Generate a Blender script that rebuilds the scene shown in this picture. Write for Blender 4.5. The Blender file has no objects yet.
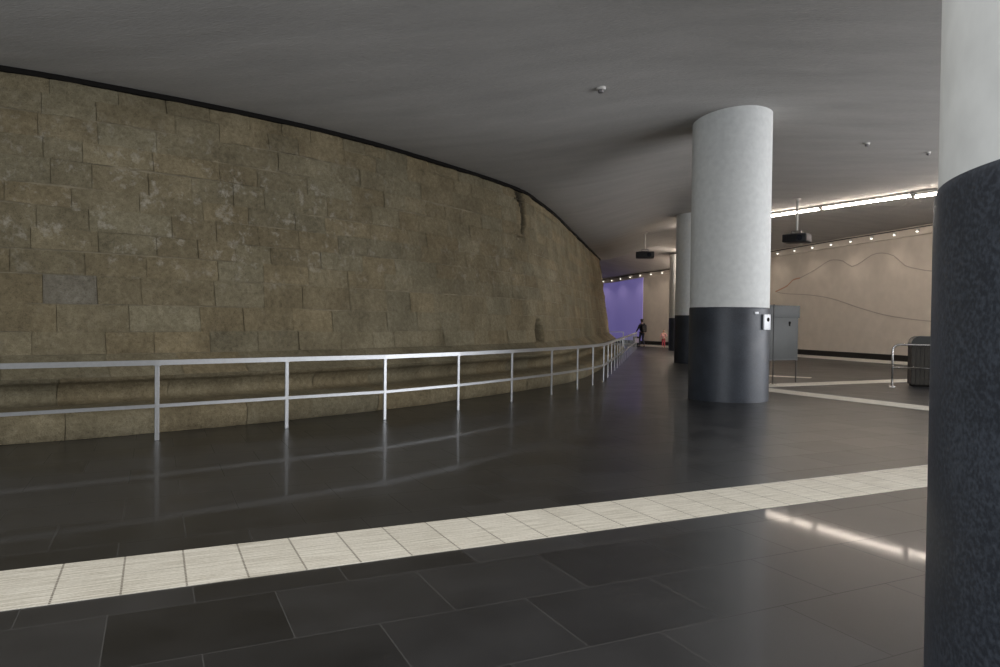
import bpy, bmesh, math, random
import numpy as np
from mathutils import Vector, Matrix

random.seed(7)
rng = np.random.default_rng(7)
PI = math.pi
SC = bpy.context.scene
COL = SC.collection

# ------------------------------------------------------------------ camera
EYE = 1.55
pitch, roll = math.atan(11.5 / 723.0), math.radians(.67)
cam_d = bpy.data.cameras.new('camera')
cam_d.sensor_width = 36.0
cam_d.lens = 723.0 / 1000 * 36.0
cam_d.clip_end = 300
cam = bpy.data.objects.new('camera', cam_d)
COL.objects.link(cam)
fw = Vector((0, math.cos(pitch), -math.sin(pitch)))
r0 = Vector((1, 0, 0))
u0 = r0.cross(fw)
up = math.cos(roll) * u0 - math.sin(roll) * r0
rt = math.cos(roll) * r0 + math.sin(roll) * u0
cam.matrix_world = Matrix(((rt.x, up.x, -fw.x, 0), (rt.y, up.y, -fw.y, 0),
                           (rt.z, up.z, -fw.z, EYE), (0, 0, 0, 1)))
SC.camera = cam

# ------------------------------------------------------------------ world, exposure, big lights
world = bpy.data.worlds.new('world')
SC.world = world
world.use_nodes = True
bg = world.node_tree.nodes['Background']
bg.inputs[0].default_value = (.75, .85, 1, 1)
bg.inputs[1].default_value = 0.3
SC.view_settings.view_transform = 'Standard'
SC.view_settings.look = 'None'
SC.view_settings.gamma = 1
SC.view_settings.exposure = 0.0
SC.view_settings.use_curve_mapping = False


def area(name, loc, target, sx, sy, power, color):
    l = bpy.data.lights.new(name, 'AREA')
    l.shape = 'RECTANGLE'
    l.size, l.size_y = sx, sy
    l.energy = power
    l.color = color
    o = bpy.data.objects.new(name, l)
    COL.objects.link(o)
    o.location = loc
    o.rotation_euler = (Vector(target) - Vector(loc)).to_track_quat('-Z', 'Y').to_euler()
    return o


# daylight coming through the glazed entrance front behind the camera and
# through the side entrance on the right, both out of the frame
area('entrance_daylight', (-9, -8.6, 2.0), (4, 14, 3.0), 14, 3.6, 1200, (.88, .93, 1.0))
area('side_daylight', (17.5, 10.5, 2.3), (0, 12.5, 2.1), 18, 3.6, 1800, (.93, .95, 1.0))
# broad luminous ceiling over the entrance, above and behind the camera
area('luminous_ceiling', (4, .5, 5.7), (4, .5, 0), 18, 10, 1050, (1.0, .97, .92))
# unseen fill lamps added behind the columns to brighten the far end
area('passage_fill', (11.7, 40.5, 5.0), (9.6, 46, 0), 2.4, 2.4, 800, (1.0, .86, .74))


area('passage_up_fill', (11.9, 42.5, 3.9), (10.4, 46, 5.4), 1.6, 1.6, 170, (1.0, .84, .72))  # added upward fill for the far ceiling, hidden by the columns


# ------------------------------------------------------------------ material helpers
def new_mat(name):
    m = bpy.data.materials.new(name)
    m.use_nodes = True
    nt = m.node_tree
    return m, nt, nt.nodes['Principled BSDF']


def simple(name, color, rough=.5, metal=0.0, noise=0.0, nscale=20.0, bump=0.0, emit=None, estr=0.0, spec=None):
    m, nt, b = new_mat(name)
    b.inputs['Base Color'].default_value = (*color, 1)
    b.inputs['Roughness'].default_value = rough
    b.inputs['Metallic'].default_value = metal
    if spec is not None:
        b.inputs['Specular IOR Level'].default_value = spec
    if emit:
        b.inputs['Emission Color'].default_value = (*emit, 1)
        b.inputs['Emission Strength'].default_value = estr
    if noise or bump:
        tc = nt.nodes.new('ShaderNodeTexCoord')
        n = nt.nodes.new('ShaderNodeTexNoise')
        n.inputs['Scale'].default_value = nscale
        n.inputs['Detail'].default_value = 5
        nt.links.new(tc.outputs['Object'], n.inputs['Vector'])
        if noise:
            r = nt.nodes.new('ShaderNodeValToRGB')
            r.color_ramp.elements[0].position = .3
            r.color_ramp.elements[1].position = .7
            r.color_ramp.elements[0].color = tuple(c * (1 - noise) for c in color) + (1,)
            r.color_ramp.elements[1].color = tuple(min(1, c * (1 + noise)) for c in color) + (1,)
            nt.links.new(n.outputs['Fac'], r.inputs[0])
            nt.links.new(r.outputs[0], b.inputs['Base Color'])
        if bump:
            bp = nt.nodes.new('ShaderNodeBump')
            bp.inputs['Strength'].default_value = bump
            bp.inputs['Distance'].default_value = .01
            nt.links.new(n.outputs['Fac'], bp.inputs['Height'])
            nt.links.new(bp.outputs[0], b.inputs['Normal'])
    return m


def N(nt, t, **kw):
    n = nt.nodes.new('ShaderNode' + t)
    for k, v in kw.items():
        if k.startswith('i_'):
            n.inputs[k[2:].replace('_', ' ')].default_value = v
        else:
            setattr(n, k, v)
    return n


def math_n(nt, op, a, b=None, c=None):
    n = nt.nodes.new('ShaderNodeMath')
    n.operation = op
    for i, v in enumerate((a, b, c)):
        if v is None:
            continue
        if isinstance(v, (int, float)):
            n.inputs[i].default_value = v
        else:
            nt.links.new(v, n.inputs[i])
    return n.outputs[0]


# floor grid directions (the tactile strips and the paving run this way)
GA = math.radians(25.48)
GU = Vector((math.cos(GA), math.sin(GA)))
GN = Vector((-math.sin(GA), math.cos(GA)))


def grid_uv(nt):
    tc = N(nt, 'TexCoord')
    sp = N(nt, 'SeparateXYZ')
    nt.links.new(tc.outputs['Object'], sp.inputs[0])
    x, y = sp.outputs[0], sp.outputs[1]
    u = math_n(nt, 'ADD', math_n(nt, 'MULTIPLY', x, GU.x), math_n(nt, 'MULTIPLY', y, GU.y))
    n = math_n(nt, 'ADD', math_n(nt, 'MULTIPLY', x, GN.x), math_n(nt, 'MULTIPLY', y, GN.y))
    return tc, u, n


# --- dark honed granite paving
def floor_material():
    m, nt, b = new_mat('dark_granite_paving')
    L = nt.links.new
    tc, u, n = grid_uv(nt)
    TW, TH = .84, .665
    row = math_n(nt, 'DIVIDE', math_n(nt, 'SUBTRACT', n, 2.91), TH)
    ri = math_n(nt, 'FLOOR', row)
    rf = math_n(nt, 'SUBTRACT', row, ri)
    sh = math_n(nt, 'MULTIPLY', math_n(nt, 'PINGPONG', ri, 1.0), .5)
    cu = math_n(nt, 'ADD', math_n(nt, 'DIVIDE', math_n(nt, 'SUBTRACT', u, 1.04), TW), sh)
    ci = math_n(nt, 'FLOOR', cu)
    cf = math_n(nt, 'SUBTRACT', cu, ci)
    # distance to the joints in metres
    dr = math_n(nt, 'MULTIPLY', math_n(nt, 'MINIMUM', rf, math_n(nt, 'SUBTRACT', 1.0, rf)), TH)
    dc = math_n(nt, 'MULTIPLY', math_n(nt, 'MINIMUM', cf, math_n(nt, 'SUBTRACT', 1.0, cf)), TW)
    dj = math_n(nt, 'MINIMUM', dr, dc)
    joint = math_n(nt, 'LESS_THAN', dj, .0028)
    # one tone per slab
    cmb = N(nt, 'CombineXYZ')
    L(ri, cmb.inputs[0]); L(ci, cmb.inputs[1])
    wn = N(nt, 'TexWhiteNoise', noise_dimensions='3D')
    L(cmb.outputs[0], wn.inputs['Vector'])
    fine = N(nt, 'TexNoise'); fine.inputs['Scale'].default_value = 160; fine.inputs['Detail'].default_value = 3
    L(tc.outputs['Object'], fine.inputs['Vector'])
    big = N(nt, 'TexNoise'); big.inputs['Scale'].default_value = 2.2; big.inputs['Detail'].default_value = 5
    L(tc.outputs['Object'], big.inputs['Vector'])
    v = math_n(nt, 'ADD', math_n(nt, 'MULTIPLY', wn.outputs['Value'], .45),
               math_n(nt, 'ADD', math_n(nt, 'MULTIPLY', fine.outputs['Fac'], .9),
                      math_n(nt, 'MULTIPLY', big.outputs['Fac'], .6)))
    ramp = N(nt, 'ValToRGB')
    ramp.color_ramp.elements[0].position = .45
    ramp.color_ramp.elements[0].color = (.006, .006, .0065, 1)
    ramp.color_ramp.elements[1].position = 1.0
    ramp.color_ramp.elements[1].color = (.034, .034, .036, 1)
    L(math_n(nt, 'MULTIPLY', v, .72), ramp.inputs[0])
    mix = N(nt, 'MixRGB')
    mix.inputs['Color2'].default_value = (.05, .049, .047, 1)
    L(math_n(nt, 'MULTIPLY', joint, .8), mix.inputs['Fac']); L(ramp.outputs[0], mix.inputs['Color1'])
    L(mix.outputs[0], b.inputs['Base Color'])
    # worn polish: brushed along the room, blurs reflections unevenly
    rr = math_n(nt, 'ADD', .285, math_n(nt, 'MULTIPLY', big.outputs['Fac'], .08))
    rr = math_n(nt, 'ADD', rr, math_n(nt, 'MULTIPLY', wn.outputs['Value'], .05))
    rr = math_n(nt, 'ADD', rr, math_n(nt, 'MULTIPLY', joint, .4))
    L(rr, b.inputs['Roughness'])
    bp = N(nt, 'Bump'); bp.inputs['Strength'].default_value = .06; bp.inputs['Distance'].default_value = .001
    h = math_n(nt, 'SUBTRACT', fine.outputs['Fac'], math_n(nt, 'MULTIPLY', joint, 1.5))
    L(h, bp.inputs['Height']); L(bp.outputs[0], b.inputs['Normal'])
    b.inputs['Specular IOR Level'].default_value = .5
    b.inputs['Coat Weight'].default_value = .16
    b.inputs['Coat Roughness'].default_value = .055
    return m


# --- pale grooved guidance slabs
def strip_material(name, along):
    m, nt, b = new_mat(name)
    L = nt.links.new
    tc, u, n = grid_uv(nt)
    if along == 'n':
        u, n = n, u
    S = .341
    k = math_n(nt, 'DIVIDE', math_n(nt, 'SUBTRACT', u, .17), S)
    kf = math_n(nt, 'SUBTRACT', k, math_n(nt, 'FLOOR', k))
    dj = math_n(nt, 'MULTIPLY', math_n(nt, 'MINIMUM', kf, math_n(nt, 'SUBTRACT', 1.0, kf)), S)
    dash = math_n(nt, 'SINE', math_n(nt, 'MULTIPLY', n, 2 * PI / .03))
    joint = math_n(nt, 'MULTIPLY', math_n(nt, 'LESS_THAN', dj, .006),
                   math_n(nt, 'MULTIPLY_ADD', math_n(nt, 'GREATER_THAN', dash, -.2), .7, .3))
    if along == 'u':
        mid = math_n(nt, 'LESS_THAN', math_n(nt, 'ABSOLUTE', math_n(nt, 'SUBTRACT', n, 4.88)), .004)
        gate = math_n(nt, 'LESS_THAN', math_n(nt, 'ABSOLUTE', math_n(nt, 'SUBTRACT', u, 0.0)), .17)
        joint = math_n(nt, 'MAXIMUM', joint, math_n(nt, 'MULTIPLY', mid, math_n(nt, 'MULTIPLY', gate, .7)))
    groove = math_n(nt, 'SINE', math_n(nt, 'MULTIPLY', n, 2 * PI / .03))
    wn = N(nt, 'TexWhiteNoise', noise_dimensions='1D')
    L(math_n(nt, 'FLOOR', k), wn.inputs['W'])
    # streaky dirt that follows the grooves
    cmb = N(nt, 'CombineXYZ')
    L(math_n(nt, 'MULTIPLY', u, 2.5), cmb.inputs[0]); L(math_n(nt, 'MULTIPLY', n, 45.0), cmb.inputs[1])
    st = N(nt, 'TexNoise'); st.inputs['Scale'].default_value = 1.0; st.inputs['Detail'].default_value = 6
    L(cmb.outputs[0], st.inputs['Vector'])
    fine = N(nt, 'TexNoise'); fine.inputs['Scale'].default_value = 60; fine.inputs['Detail'].default_value = 4
    L(tc.outputs['Object'], fine.inputs['Vector'])
    v = math_n(nt, 'ADD', math_n(nt, 'MULTIPLY', st.outputs['Fac'], .75),
               math_n(nt, 'ADD', math_n(nt, 'MULTIPLY', fine.outputs['Fac'], .35), math_n(nt, 'MULTIPLY', wn.outputs['Value'], .05)))
    v = math_n(nt, 'ADD', v, math_n(nt, 'MULTIPLY', groove, .05))
    ramp = N(nt, 'ValToRGB')
    ramp.color_ramp.elements[0].position = .38
    ramp.color_ramp.elements[0].color = (.44, .41, .34, 1)
    ramp.color_ramp.elements[1].position = .72
    ramp.color_ramp.elements[1].color = (.76, .73, .65, 1)
    L(v, ramp.inputs[0])
    mix = N(nt, 'MixRGB'); mix.inputs['Color2'].default_value = (.12, .10, .08, 1)
    L(math_n(nt, 'MULTIPLY', joint, .85), mix.inputs['Fac']); L(ramp.outputs[0], mix.inputs['Color1'])
    L(mix.outputs[0], b.inputs['Base Color'])
    b.inputs['Roughness'].default_value = .5
    bp = N(nt, 'Bump'); bp.inputs['Strength'].default_value = .35; bp.inputs['Distance'].default_value = .002
    L(groove, bp.inputs['Height']); L(bp.outputs[0], b.inputs['Normal'])
    return m


# --- old sandstone blocks
def stone_material(name, mortar=False):
    m, nt, b = new_mat(name)
    L = nt.links.new
    at = N(nt, 'VertexColor'); at.layer_name = 'tint'
    uvn = N(nt, 'UVMap'); uvn.uv_map = 'UVMap'
    tc = N(nt, 'TexCoord')
    n1 = N(nt, 'TexNoise'); n1.inputs['Scale'].default_value = 1.1; n1.inputs['Detail'].default_value = 8; n1.inputs['Roughness'].default_value = .62
    n2 = N(nt, 'TexNoise'); n2.inputs['Scale'].default_value = 14; n2.inputs['Detail'].default_value = 8; n2.inputs['Roughness'].default_value = .7
    n3 = N(nt, 'TexNoise'); n3.inputs['Scale'].default_value = 70; n3.inputs['Detail'].default_value = 4
    for n in (n1, n2, n3):
        L(tc.outputs['Object'], n.inputs['Vector'])
    base = N(nt, 'ValToRGB')
    e = base.color_ramp.elements
    e[0].position = .30; e[0].color = (.090, .074, .044, 1)
    e[1].position = .72; e[1].color = (.33, .285, .185, 1)
    k = e.new(.5); k.color = (.195, .163, .100, 1)
    v = math_n(nt, 'ADD', math_n(nt, 'MULTIPLY', n1.outputs['Fac'], .5), math_n(nt, 'MULTIPLY', n2.outputs['Fac'], .5))
    L(v, base.inputs[0])
    mul = N(nt, 'MixRGB', blend_type='MULTIPLY'); mul.inputs['Fac'].default_value = 1
    L(base.outputs[0], mul.inputs['Color1']); L(at.outputs['Color'], mul.inputs['Color2'])
    # dark flecks
    fl = N(nt, 'ValToRGB')
    fl.color_ramp.elements[0].position = .33; fl.color_ramp.elements[0].color = (.55, .52, .5, 1)
    fl.color_ramp.elements[1].position = .47; fl.color_ramp.elements[1].color = (1, 1, 1, 1)
    L(n3.outputs['Fac'], fl.inputs[0])
    mul2 = N(nt, 'MixRGB', blend_type='MULTIPLY'); mul2.inputs['Fac'].default_value = .7
    L(mul.outputs[0], mul2.inputs['Color1']); L(fl.outputs[0], mul2.inputs['Color2'])
    # salt bloom and lime on the older, upper left masonry; uv = (metres along the wall, height)
    sp = N(nt, 'SeparateXYZ'); L(uvn.outputs[0], sp.inputs[0])
    def bump_range(x, a, b_, c, d):
        up_ = N(nt, 'MapRange'); up_.inputs[1].default_value = a; up_.inputs[2].default_value = b_
        dn = N(nt, 'MapRange'); dn.inputs[1].default_value = c; dn.inputs[2].default_value = d
        dn.inputs[3].default_value = 1; dn.inputs[4].default_value = 0
        L(x, up_.inputs[0]); L(x, dn.inputs[0])
        return math_n(nt, 'MULTIPLY', up_.outputs[0], dn.outputs[0])
    zone = math_n(nt, 'MULTIPLY', bump_range(sp.outputs[0], S0 - 3.0, S0 + 1.2, S0 + 4.0, S0 + 8.0),
                  bump_range(sp.outputs[1], 1.9, 2.6, 4.0, 4.6))
    zone2 = math_n(nt, 'MULTIPLY', bump_range(sp.outputs[0], S0 + 7.5, S0 + 9.5, S0 + 11.0, S0 + 13.0),
                   bump_range(sp.outputs[1], 2.0, 2.6, 3.2, 3.8))
    zone = math_n(nt, 'MAXIMUM', zone, math_n(nt, 'MULTIPLY', zone2, .6))
    n4 = N(nt, 'TexNoise'); n4.inputs['Scale'].default_value = 4.5; n4.inputs['Detail'].default_value = 9; n4.inputs['Roughness'].default_value = .72
    L(tc.outputs['Object'], n4.inputs['Vector'])
    bl = N(nt, 'MapRange'); bl.inputs[1].default_value = .54; bl.inputs[2].default_value = .70
    L(n4.outputs['Fac'], bl.inputs[0])
    salt = math_n(nt, 'MULTIPLY', math_n(nt, 'MULTIPLY', bl.outputs[0], math_n(nt, 'MULTIPLY_ADD', zone, .85, .10)), .8)
    mx = N(nt, 'MixRGB'); mx.inputs['Color2'].default_value = (.46, .43, .36, 1)
    L(salt, mx.inputs['Fac']); L(mul2.outputs[0], mx.inputs['Color1'])
    L(mx.outputs[0], b.inputs['Base Color'])
    b.inputs['Roughness'].default_value = .88
    b.inputs['Specular IOR Level'].default_value = .25
    bp = N(nt, 'Bump'); bp.inputs['Strength'].default_value = 1.0; bp.inputs['Distance'].default_value = .035
    hh = math_n(nt, 'ADD', n2.outputs['Fac'], math_n(nt, 'MULTIPLY', n3.outputs['Fac'], .35))
    L(hh, bp.inputs['Height']); L(bp.outputs[0], b.inputs['Normal'])
    return m


def plaster_ceiling():
    m, nt, b = new_mat('grey_ceiling_plaster')
    L = nt.links.new
    tc = N(nt, 'TexCoord')
    mp = N(nt, 'Mapping'); mp.inputs['Scale'].default_value = (.35, 1.6, 1); mp.inputs['Rotation'].default_value = (0, 0, -.25)
    L(tc.outputs['Object'], mp.inputs[0])
    a = N(nt, 'TexNoise'); a.inputs['Scale'].default_value = 1.4; a.inputs['Detail'].default_value = 7
    L(mp.outputs[0], a.inputs['Vector'])
    f = N(nt, 'TexNoise'); f.inputs['Scale'].default_value = 35; f.inputs['Detail'].default_value = 5
    L(mp.outputs[0], f.inputs['Vector'])
    r = N(nt, 'ValToRGB')
    r.color_ramp.elements[0].position = .3; r.color_ramp.elements[0].color = (.33, .32, .305, 1)
    r.color_ramp.elements[1].position = .7; r.color_ramp.elements[1].color = (.44, .425, .405, 1)
    L(math_n(nt, 'ADD', math_n(nt, 'MULTIPLY', a.outputs['Fac'], .6), math_n(nt, 'MULTIPLY', f.outputs['Fac'], .4)), r.inputs[0])
    L(r.outputs[0], b.inputs['Base Color'])
    b.inputs['Roughness'].default_value = .8
    bp = N(nt, 'Bump'); bp.inputs['Strength'].default_value = .7; bp.inputs['Distance'].default_value = .03
    L(math_n(nt, 'ADD', a.outputs['Fac'], math_n(nt, 'MULTIPLY', f.outputs['Fac'], .5)), bp.inputs['Height'])
    L(bp.outputs[0], b.inputs['Normal'])
    return m


def granite_cladding():
    m, nt, b = new_mat('blue_black_column_granite')
    L = nt.links.new
    tc = N(nt, 'TexCoord')
    f = N(nt, 'TexVoronoi'); f.inputs['Scale'].default_value = 120
    g = N(nt, 'TexNoise'); g.inputs['Scale'].default_value = 3; g.inputs['Detail'].default_value = 4
    h = N(nt, 'TexNoise'); h.inputs['Scale'].default_value = 90; h.inputs['Detail'].default_value = 4
    for n in (f, g, h):
        L(tc.outputs['Object'], n.inputs['Vector'])
    r = N(nt, 'ValToRGB')
    r.color_ramp.elements[0].position = .42; r.color_ramp.elements[0].color = (.016, .020, .028, 1)
    r.color_ramp.elements[1].position = .62; r.color_ramp.elements[1].color = (.042, .051, .066, 1)
    L(math_n(nt, 'ADD', math_n(nt, 'MULTIPLY', h.outputs['Fac'], .7), math_n(nt, 'MULTIPLY', g.outputs['Fac'], .3)), r.inputs[0])
    L(r.outputs[0], b.inputs['Base Color'])
    L(math_n(nt, 'MULTIPLY_ADD', g.outputs['Fac'], .2, .36), b.inputs['Roughness'])
    return m


M = {}
M['floor'] = floor_material()
M['strip_u'] = strip_material('pale_guidance_slabs', 'u')
M['strip_n'] = strip_material('pale_guidance_slabs_across', 'n')
M['ceiling'] = plaster_ceiling()
M['white_col'] = simple('white_column_plaster', (.70, .71, .69), .75, noise=.06, nscale=9, bump=.25)
M['granite'] = granite_cladding()
M['steel'] = simple('satin_steel', (.42, .43, .44), .40, .85, noise=.05, nscale=30)
M['chrome'] = simple('brushed_chrome', (.60, .59, .57), .25, .95)
M['beige'] = simple('beige_wall_plaster', (.62, .56, .49), .85, noise=.05, nscale=2.5, bump=.2)
M['plain'] = simple('grey_wall_plaster', (.30, .29, .28), .85, noise=.06, nscale=2)
M['black'] = simple('black_metal', (.010, .009, .008), .9, spec=.1)
M['skirt'] = simple('black_skirting', (.016, .014, .013), .45)
M['kerb'] = simple('white_kerb_stone', (.82, .78, .70), .5)
M['line_grey'] = simple('thin_grey_wall_line', (.40, .35, .31), .8)
M['line_rust'] = simple('thin_rust_wall_line', (.50, .30, .22), .8)
M['lamp_body'] = simple('white_lamp_housing', (.62, .60, .56), .45)
M['tube'] = simple('lit_tube', (1, 1, 1), .5, emit=(1.0, .87, .75), estr=52)
M['spot'] = simple('lit_spot_lens', (1, 1, 1), .5, emit=(1.0, .93, .85), estr=4)
M['board'] = simple('grey_board_enamel', (.055, .058, .056), .6, noise=.05, nscale=8)
M['board_edge'] = simple('grey_board_frame', (.07, .07, .07), .5)
M['bin_body'] = simple('brown_bin_slats', (.018, .014, .008), .6, noise=.3, nscale=14)
M['bin_top'] = simple('dark_grey_bin_hood', (.025, .027, .025), .45)
M['white_plastic'] = simple('white_plastic', (.8, .82, .85), .4)
M['proj_dark'] = simple('black_projector_shell', (.012, .012, .014), .5)
M['proj_grey'] = simple('grey_projector_cover', (.16, .15, .15), .45)
M['lens'] = simple('projector_lens_glass', (.01, .012, .02), .05)
M['purple'] = simple('violet_projected_light', (.40, .36, .74), .7, emit=(.21, .18, .52), estr=.34)  # violet projector light painted in as base colour and emission
M['skin'] = simple('skin', (.42, .26, .19), .6)
M['dark_cloth'] = simple('dark_navy_cloth', (.012, .012, .018), .85)
M['denim'] = simple('dark_denim', (.022, .025, .045), .85)
M['hair'] = simple('dark_hair', (.012, .009, .008), .6)
M['pink'] = simple('pink_cloth', (.62, .30, .30), .8)
M['red'] = simple('red_cloth', (.33, .05, .07), .8)
M['lilac'] = simple('pale_lilac_fabric', (.42, .38, .55), .7)
M['rubber'] = simple('black_rubber', (.01, .01, .01), .7)
M['frosted'] = simple('entrance_glass', (.6, .65, .7), .3)


# ------------------------------------------------------------------ mesh helpers
def link(name, me, mat, parent=None, smooth=False):
    o = bpy.data.objects.new(name, me)
    COL.objects.link(o)
    if mat is not None:
        me.materials.append(mat)
    if parent is not None:
        o.parent = parent
    if smooth:
        for p in me.polygons:
            p.use_smooth = True
    return o


def from_bm(name, bm, mat, parent=None, smooth=False, angle=None):
    me = bpy.data.meshes.new(name)
    bmesh.ops.recalc_face_normals(bm, faces=bm.faces)
    bm.to_mesh(me)
    bm.free()
    o = link(name, me, mat, parent, smooth or angle is not None)
    if angle is not None:
        for e in me.edges:
            pass
        me.set_sharp_from_angle(angle=math.radians(angle))
    return o


def bm_box(bm, c, s, bevel=0.0, rot=None):
    ret = bmesh.ops.create_cube(bm, size=1.0)
    vs = ret['verts']
    mat = Matrix.Translation(Vector(c)) @ (rot if rot is not None else Matrix.Identity(4)) @ Matrix.Diagonal((*s, 1))
    bmesh.ops.transform(bm, matrix=mat, verts=vs)
    if bevel:
        es = list({e for v in vs for e in v.link_edges})
        bmesh.ops.bevel(bm, geom=es, offset=bevel, segments=2, affect='EDGES', profile=.5)
    return bm


def bm_tube(bm, pts, r, seg=10, cap=True):
    pts = [Vector(p) for p in pts]
    rings = []
    prev_n = None
    for i, p in enumerate(pts):
        if i == 0:
            d = pts[1] - pts[0]
        elif i == len(pts) - 1:
            d = pts[-1] - pts[-2]
        else:
            d = (pts[i + 1] - p).normalized() + (p - pts[i - 1]).normalized()
        d.normalize()
        if prev_n is None:
            a = Vector((0, 0, 1)) if abs(d.z) < .9 else Vector((1, 0, 0))
            n = d.cross(a).normalized()
        else:
            n = (prev_n - d * prev_n.dot(d)).normalized()
        prev_n = n
        b2 = d.cross(n)
        rr = r[i] if isinstance(r, (list, tuple)) else r
        rings.append([bm.verts.new(p + (n * math.cos(2 * PI * k / seg) + b2 * math.sin(2 * PI * k / seg)) * rr) for k in range(seg)])
    for a, b_ in zip(rings[:-1], rings[1:]):
        for k in range(seg):
            bm.faces.new((a[k], a[(k + 1) % seg], b_[(k + 1) % seg], b_[k]))
    if cap:
        bm.faces.new(rings[0][::-1])
        bm.faces.new(rings[-1])
    return bm


def bm_lathe(bm, prof, seg=96, centre=(0, 0), cap=True):
    rings = []
    for r, z in prof:
        rings.append([bm.verts.new((centre[0] + r * math.cos(2 * PI * k / seg), centre[1] + r * math.sin(2 * PI * k / seg), z)) for k in range(seg)])
    for a, b_ in zip(rings[:-1], rings[1:]):
        for k in range(seg):
            bm.faces.new((a[k], a[(k + 1) % seg], b_[(k + 1) % seg], b_[k]))
    if cap:
        bm.faces.new(rings[0][::-1])
        bm.faces.new(rings[-1])
    return bm


def bm_sweep(bm, path, half, z0, z1):
    """rectangular bar following a list of (x, y), mitred at the bends"""
    P = [Vector(p).to_2d() for p in path]
    rings = []
    for i, p in enumerate(P):
        d1 = (P[i] - P[i - 1]).normalized() if i else (P[1] - P[0]).normalized()
        d2 = (P[i + 1] - P[i]).normalized() if i < len(P) - 1 else d1
        d = (d1 + d2).normalized()
        n = Vector((-d.y, d.x)) / max(.4, d.dot(d1))
        a, b_ = p + n * half, p - n * half
        rings.append([bm.verts.new((a.x, a.y, z0)), bm.verts.new((b_.x, b_.y, z0)), bm.verts.new((b_.x, b_.y, z1)), bm.verts.new((a.x, a.y, z1))])
    for a, b_ in zip(rings[:-1], rings[1:]):
        for k in range(4):
            bm.faces.new((a[k], a[(k + 1) % 4], b_[(k + 1) % 4], b_[k]))
    bm.faces.new(rings[0][::-1])
    bm.faces.new(rings[-1])
    return bm


def empty(name, loc=(0, 0, 0), rz=0.0):
    o = bpy.data.objects.new(name, None)
    o.empty_display_size = .2
    COL.objects.link(o)
    o.location = loc
    o.rotation_euler = (0, 0, rz)
    return o


def tag(o, label, cat, group=None, kind=None):
    o['label'] = label
    o['category'] = cat
    if group:
        o['group'] = group
    if kind:
        o['kind'] = kind
    return o


def struct(o, label=None):
    o['kind'] = 'structure'
    if label:
        o['label'] = label
    return o


def catmull(pts, step=.1):
    P = [np.array(p, float) for p in pts]
    P = [2 * P[0] - P[1]] + P + [2 * P[-1] - P[-2]]
    out = []
    for i in range(1, len(P) - 2):
        a, b_, c, d = P[i - 1:i + 3]
        n = max(2, int(np.linalg.norm(c[:2] - b_[:2]) / step))
        for k in range(n):
            t = k / n
            out.append(.5 * ((2 * b_) + (-a + c) * t + (2 * a - 5 * b_ + 4 * c - d) * t * t + (-a + 3 * b_ - 3 * c + d) * t ** 3))
    out.append(P[-2])
    return np.array(out)


# ------------------------------------------------------------------ plan: wall paths
STONE = catmull([(-15.5, 4.9), (-12.2, 5.5), (-9.6, 6.45), (-7.4, 7.7), (-5.93, 8.6), (-4.9, 9.40), (-3.5, 10.72), (-1.78, 12.7),
                 (-.5, 14.6), (.68, 16.45), (1.4, 17.75), (2.05, 19.2), (2.95, 22.2), (3.83, 26.0), (5.15, 31.8), (6.40, 37.3), (6.62, 38.5),
                 (6.45, 39.7), (5.6, 41.0), (3.6, 42.4), (.6, 44.0)], .05)
_seg = np.r_[0, np.cumsum(np.linalg.norm(np.diff(STONE, axis=0), axis=1))]
_tan = np.gradient(STONE, axis=0)
_tan /= np.linalg.norm(_tan, axis=1)[:, None]
_nrm = np.c_[-_tan[:, 1], _tan[:, 0]]         # points into the masonry (left of the heading)
SLEN = _seg[-1]


def s_of(x, y):
    return _seg[np.argmin((STONE[:, 0] - x) ** 2 + (STONE[:, 1] - y) ** 2)]


S0 = s_of(-5.93, 8.6)
TOPZ = 4.9
# inward lean at the very top, along the wall
_toff_s = [0, S0, S0 + 2.2, S0 + 4.6, S0 + 8, S0 + 12, S0 + 14, S0 + 17, SLEN]
_toff_v = [1.7, 1.62, 1.50, 1.32, 1.22, 1.22, 1.35, 1.40, 1.38]


def stone_xy(s, off):
    s = np.clip(s, 0, SLEN)
    x = np.interp(s, _seg, STONE[:, 0]); y = np.interp(s, _seg, STONE[:, 1])
    nx = np.interp(s, _seg, _nrm[:, 0]); ny = np.interp(s, _seg, _nrm[:, 1])
    return x + nx * off, y + ny * off


# profile: list of (inward offset, height); the last stretch leans to the top offset
PROF = [(.05, 0), (.01, .08), (0, .2), (.03, .30), (.10, .355), (.20, .375), (.60, .40), (.70, .44), (.71, .54), (.62, .65),
        (.47, .705), (.45, .75), (.52, .80), (.82, 1.04)]
PT = np.r_[0, np.cumsum([math.dist(a, b) for a, b in zip(PROF[:-1], PROF[1:])])]
T_CH = PT[-1]
WALLH = TOPZ - 1.04
TTOT = T_CH + WALLH + .15


def prof_at(s, t):
    """s, t arrays -> inward offset, height, and outward normal in (offset,height)"""
    off = np.interp(t, PT, [p[0] for p in PROF])
    z = np.interp(t, PT, [p[1] for p in PROF])
    over = np.clip(t - T_CH, 0, None)
    top = np.interp(s, _toff_s, _toff_v)
    off = off + over / WALLH * (top - .82)
    z = z + over
    return off, z


def vnoise(x, y, seed):
    xi, yi = np.floor(x).astype(int), np.floor(y).astype(int)
    fx, fy = x - xi, y - yi
    fx, fy = fx * fx * (3 - 2 * fx), fy * fy * (3 - 2 * fy)
    def h(a, b):
        v = np.sin(a * 127.1 + b * 311.7 + seed * 74.7) * 43758.5453
        return v - np.floor(v)
    return (h(xi, yi) * (1 - fx) + h(xi + 1, yi) * fx) * (1 - fy) + (h(xi, yi + 1) * (1 - fx) + h(xi + 1, yi + 1) * fx) * fy


S_NICHE = S0 + 12.75
S_CRACK = S0 + 12.2


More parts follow.
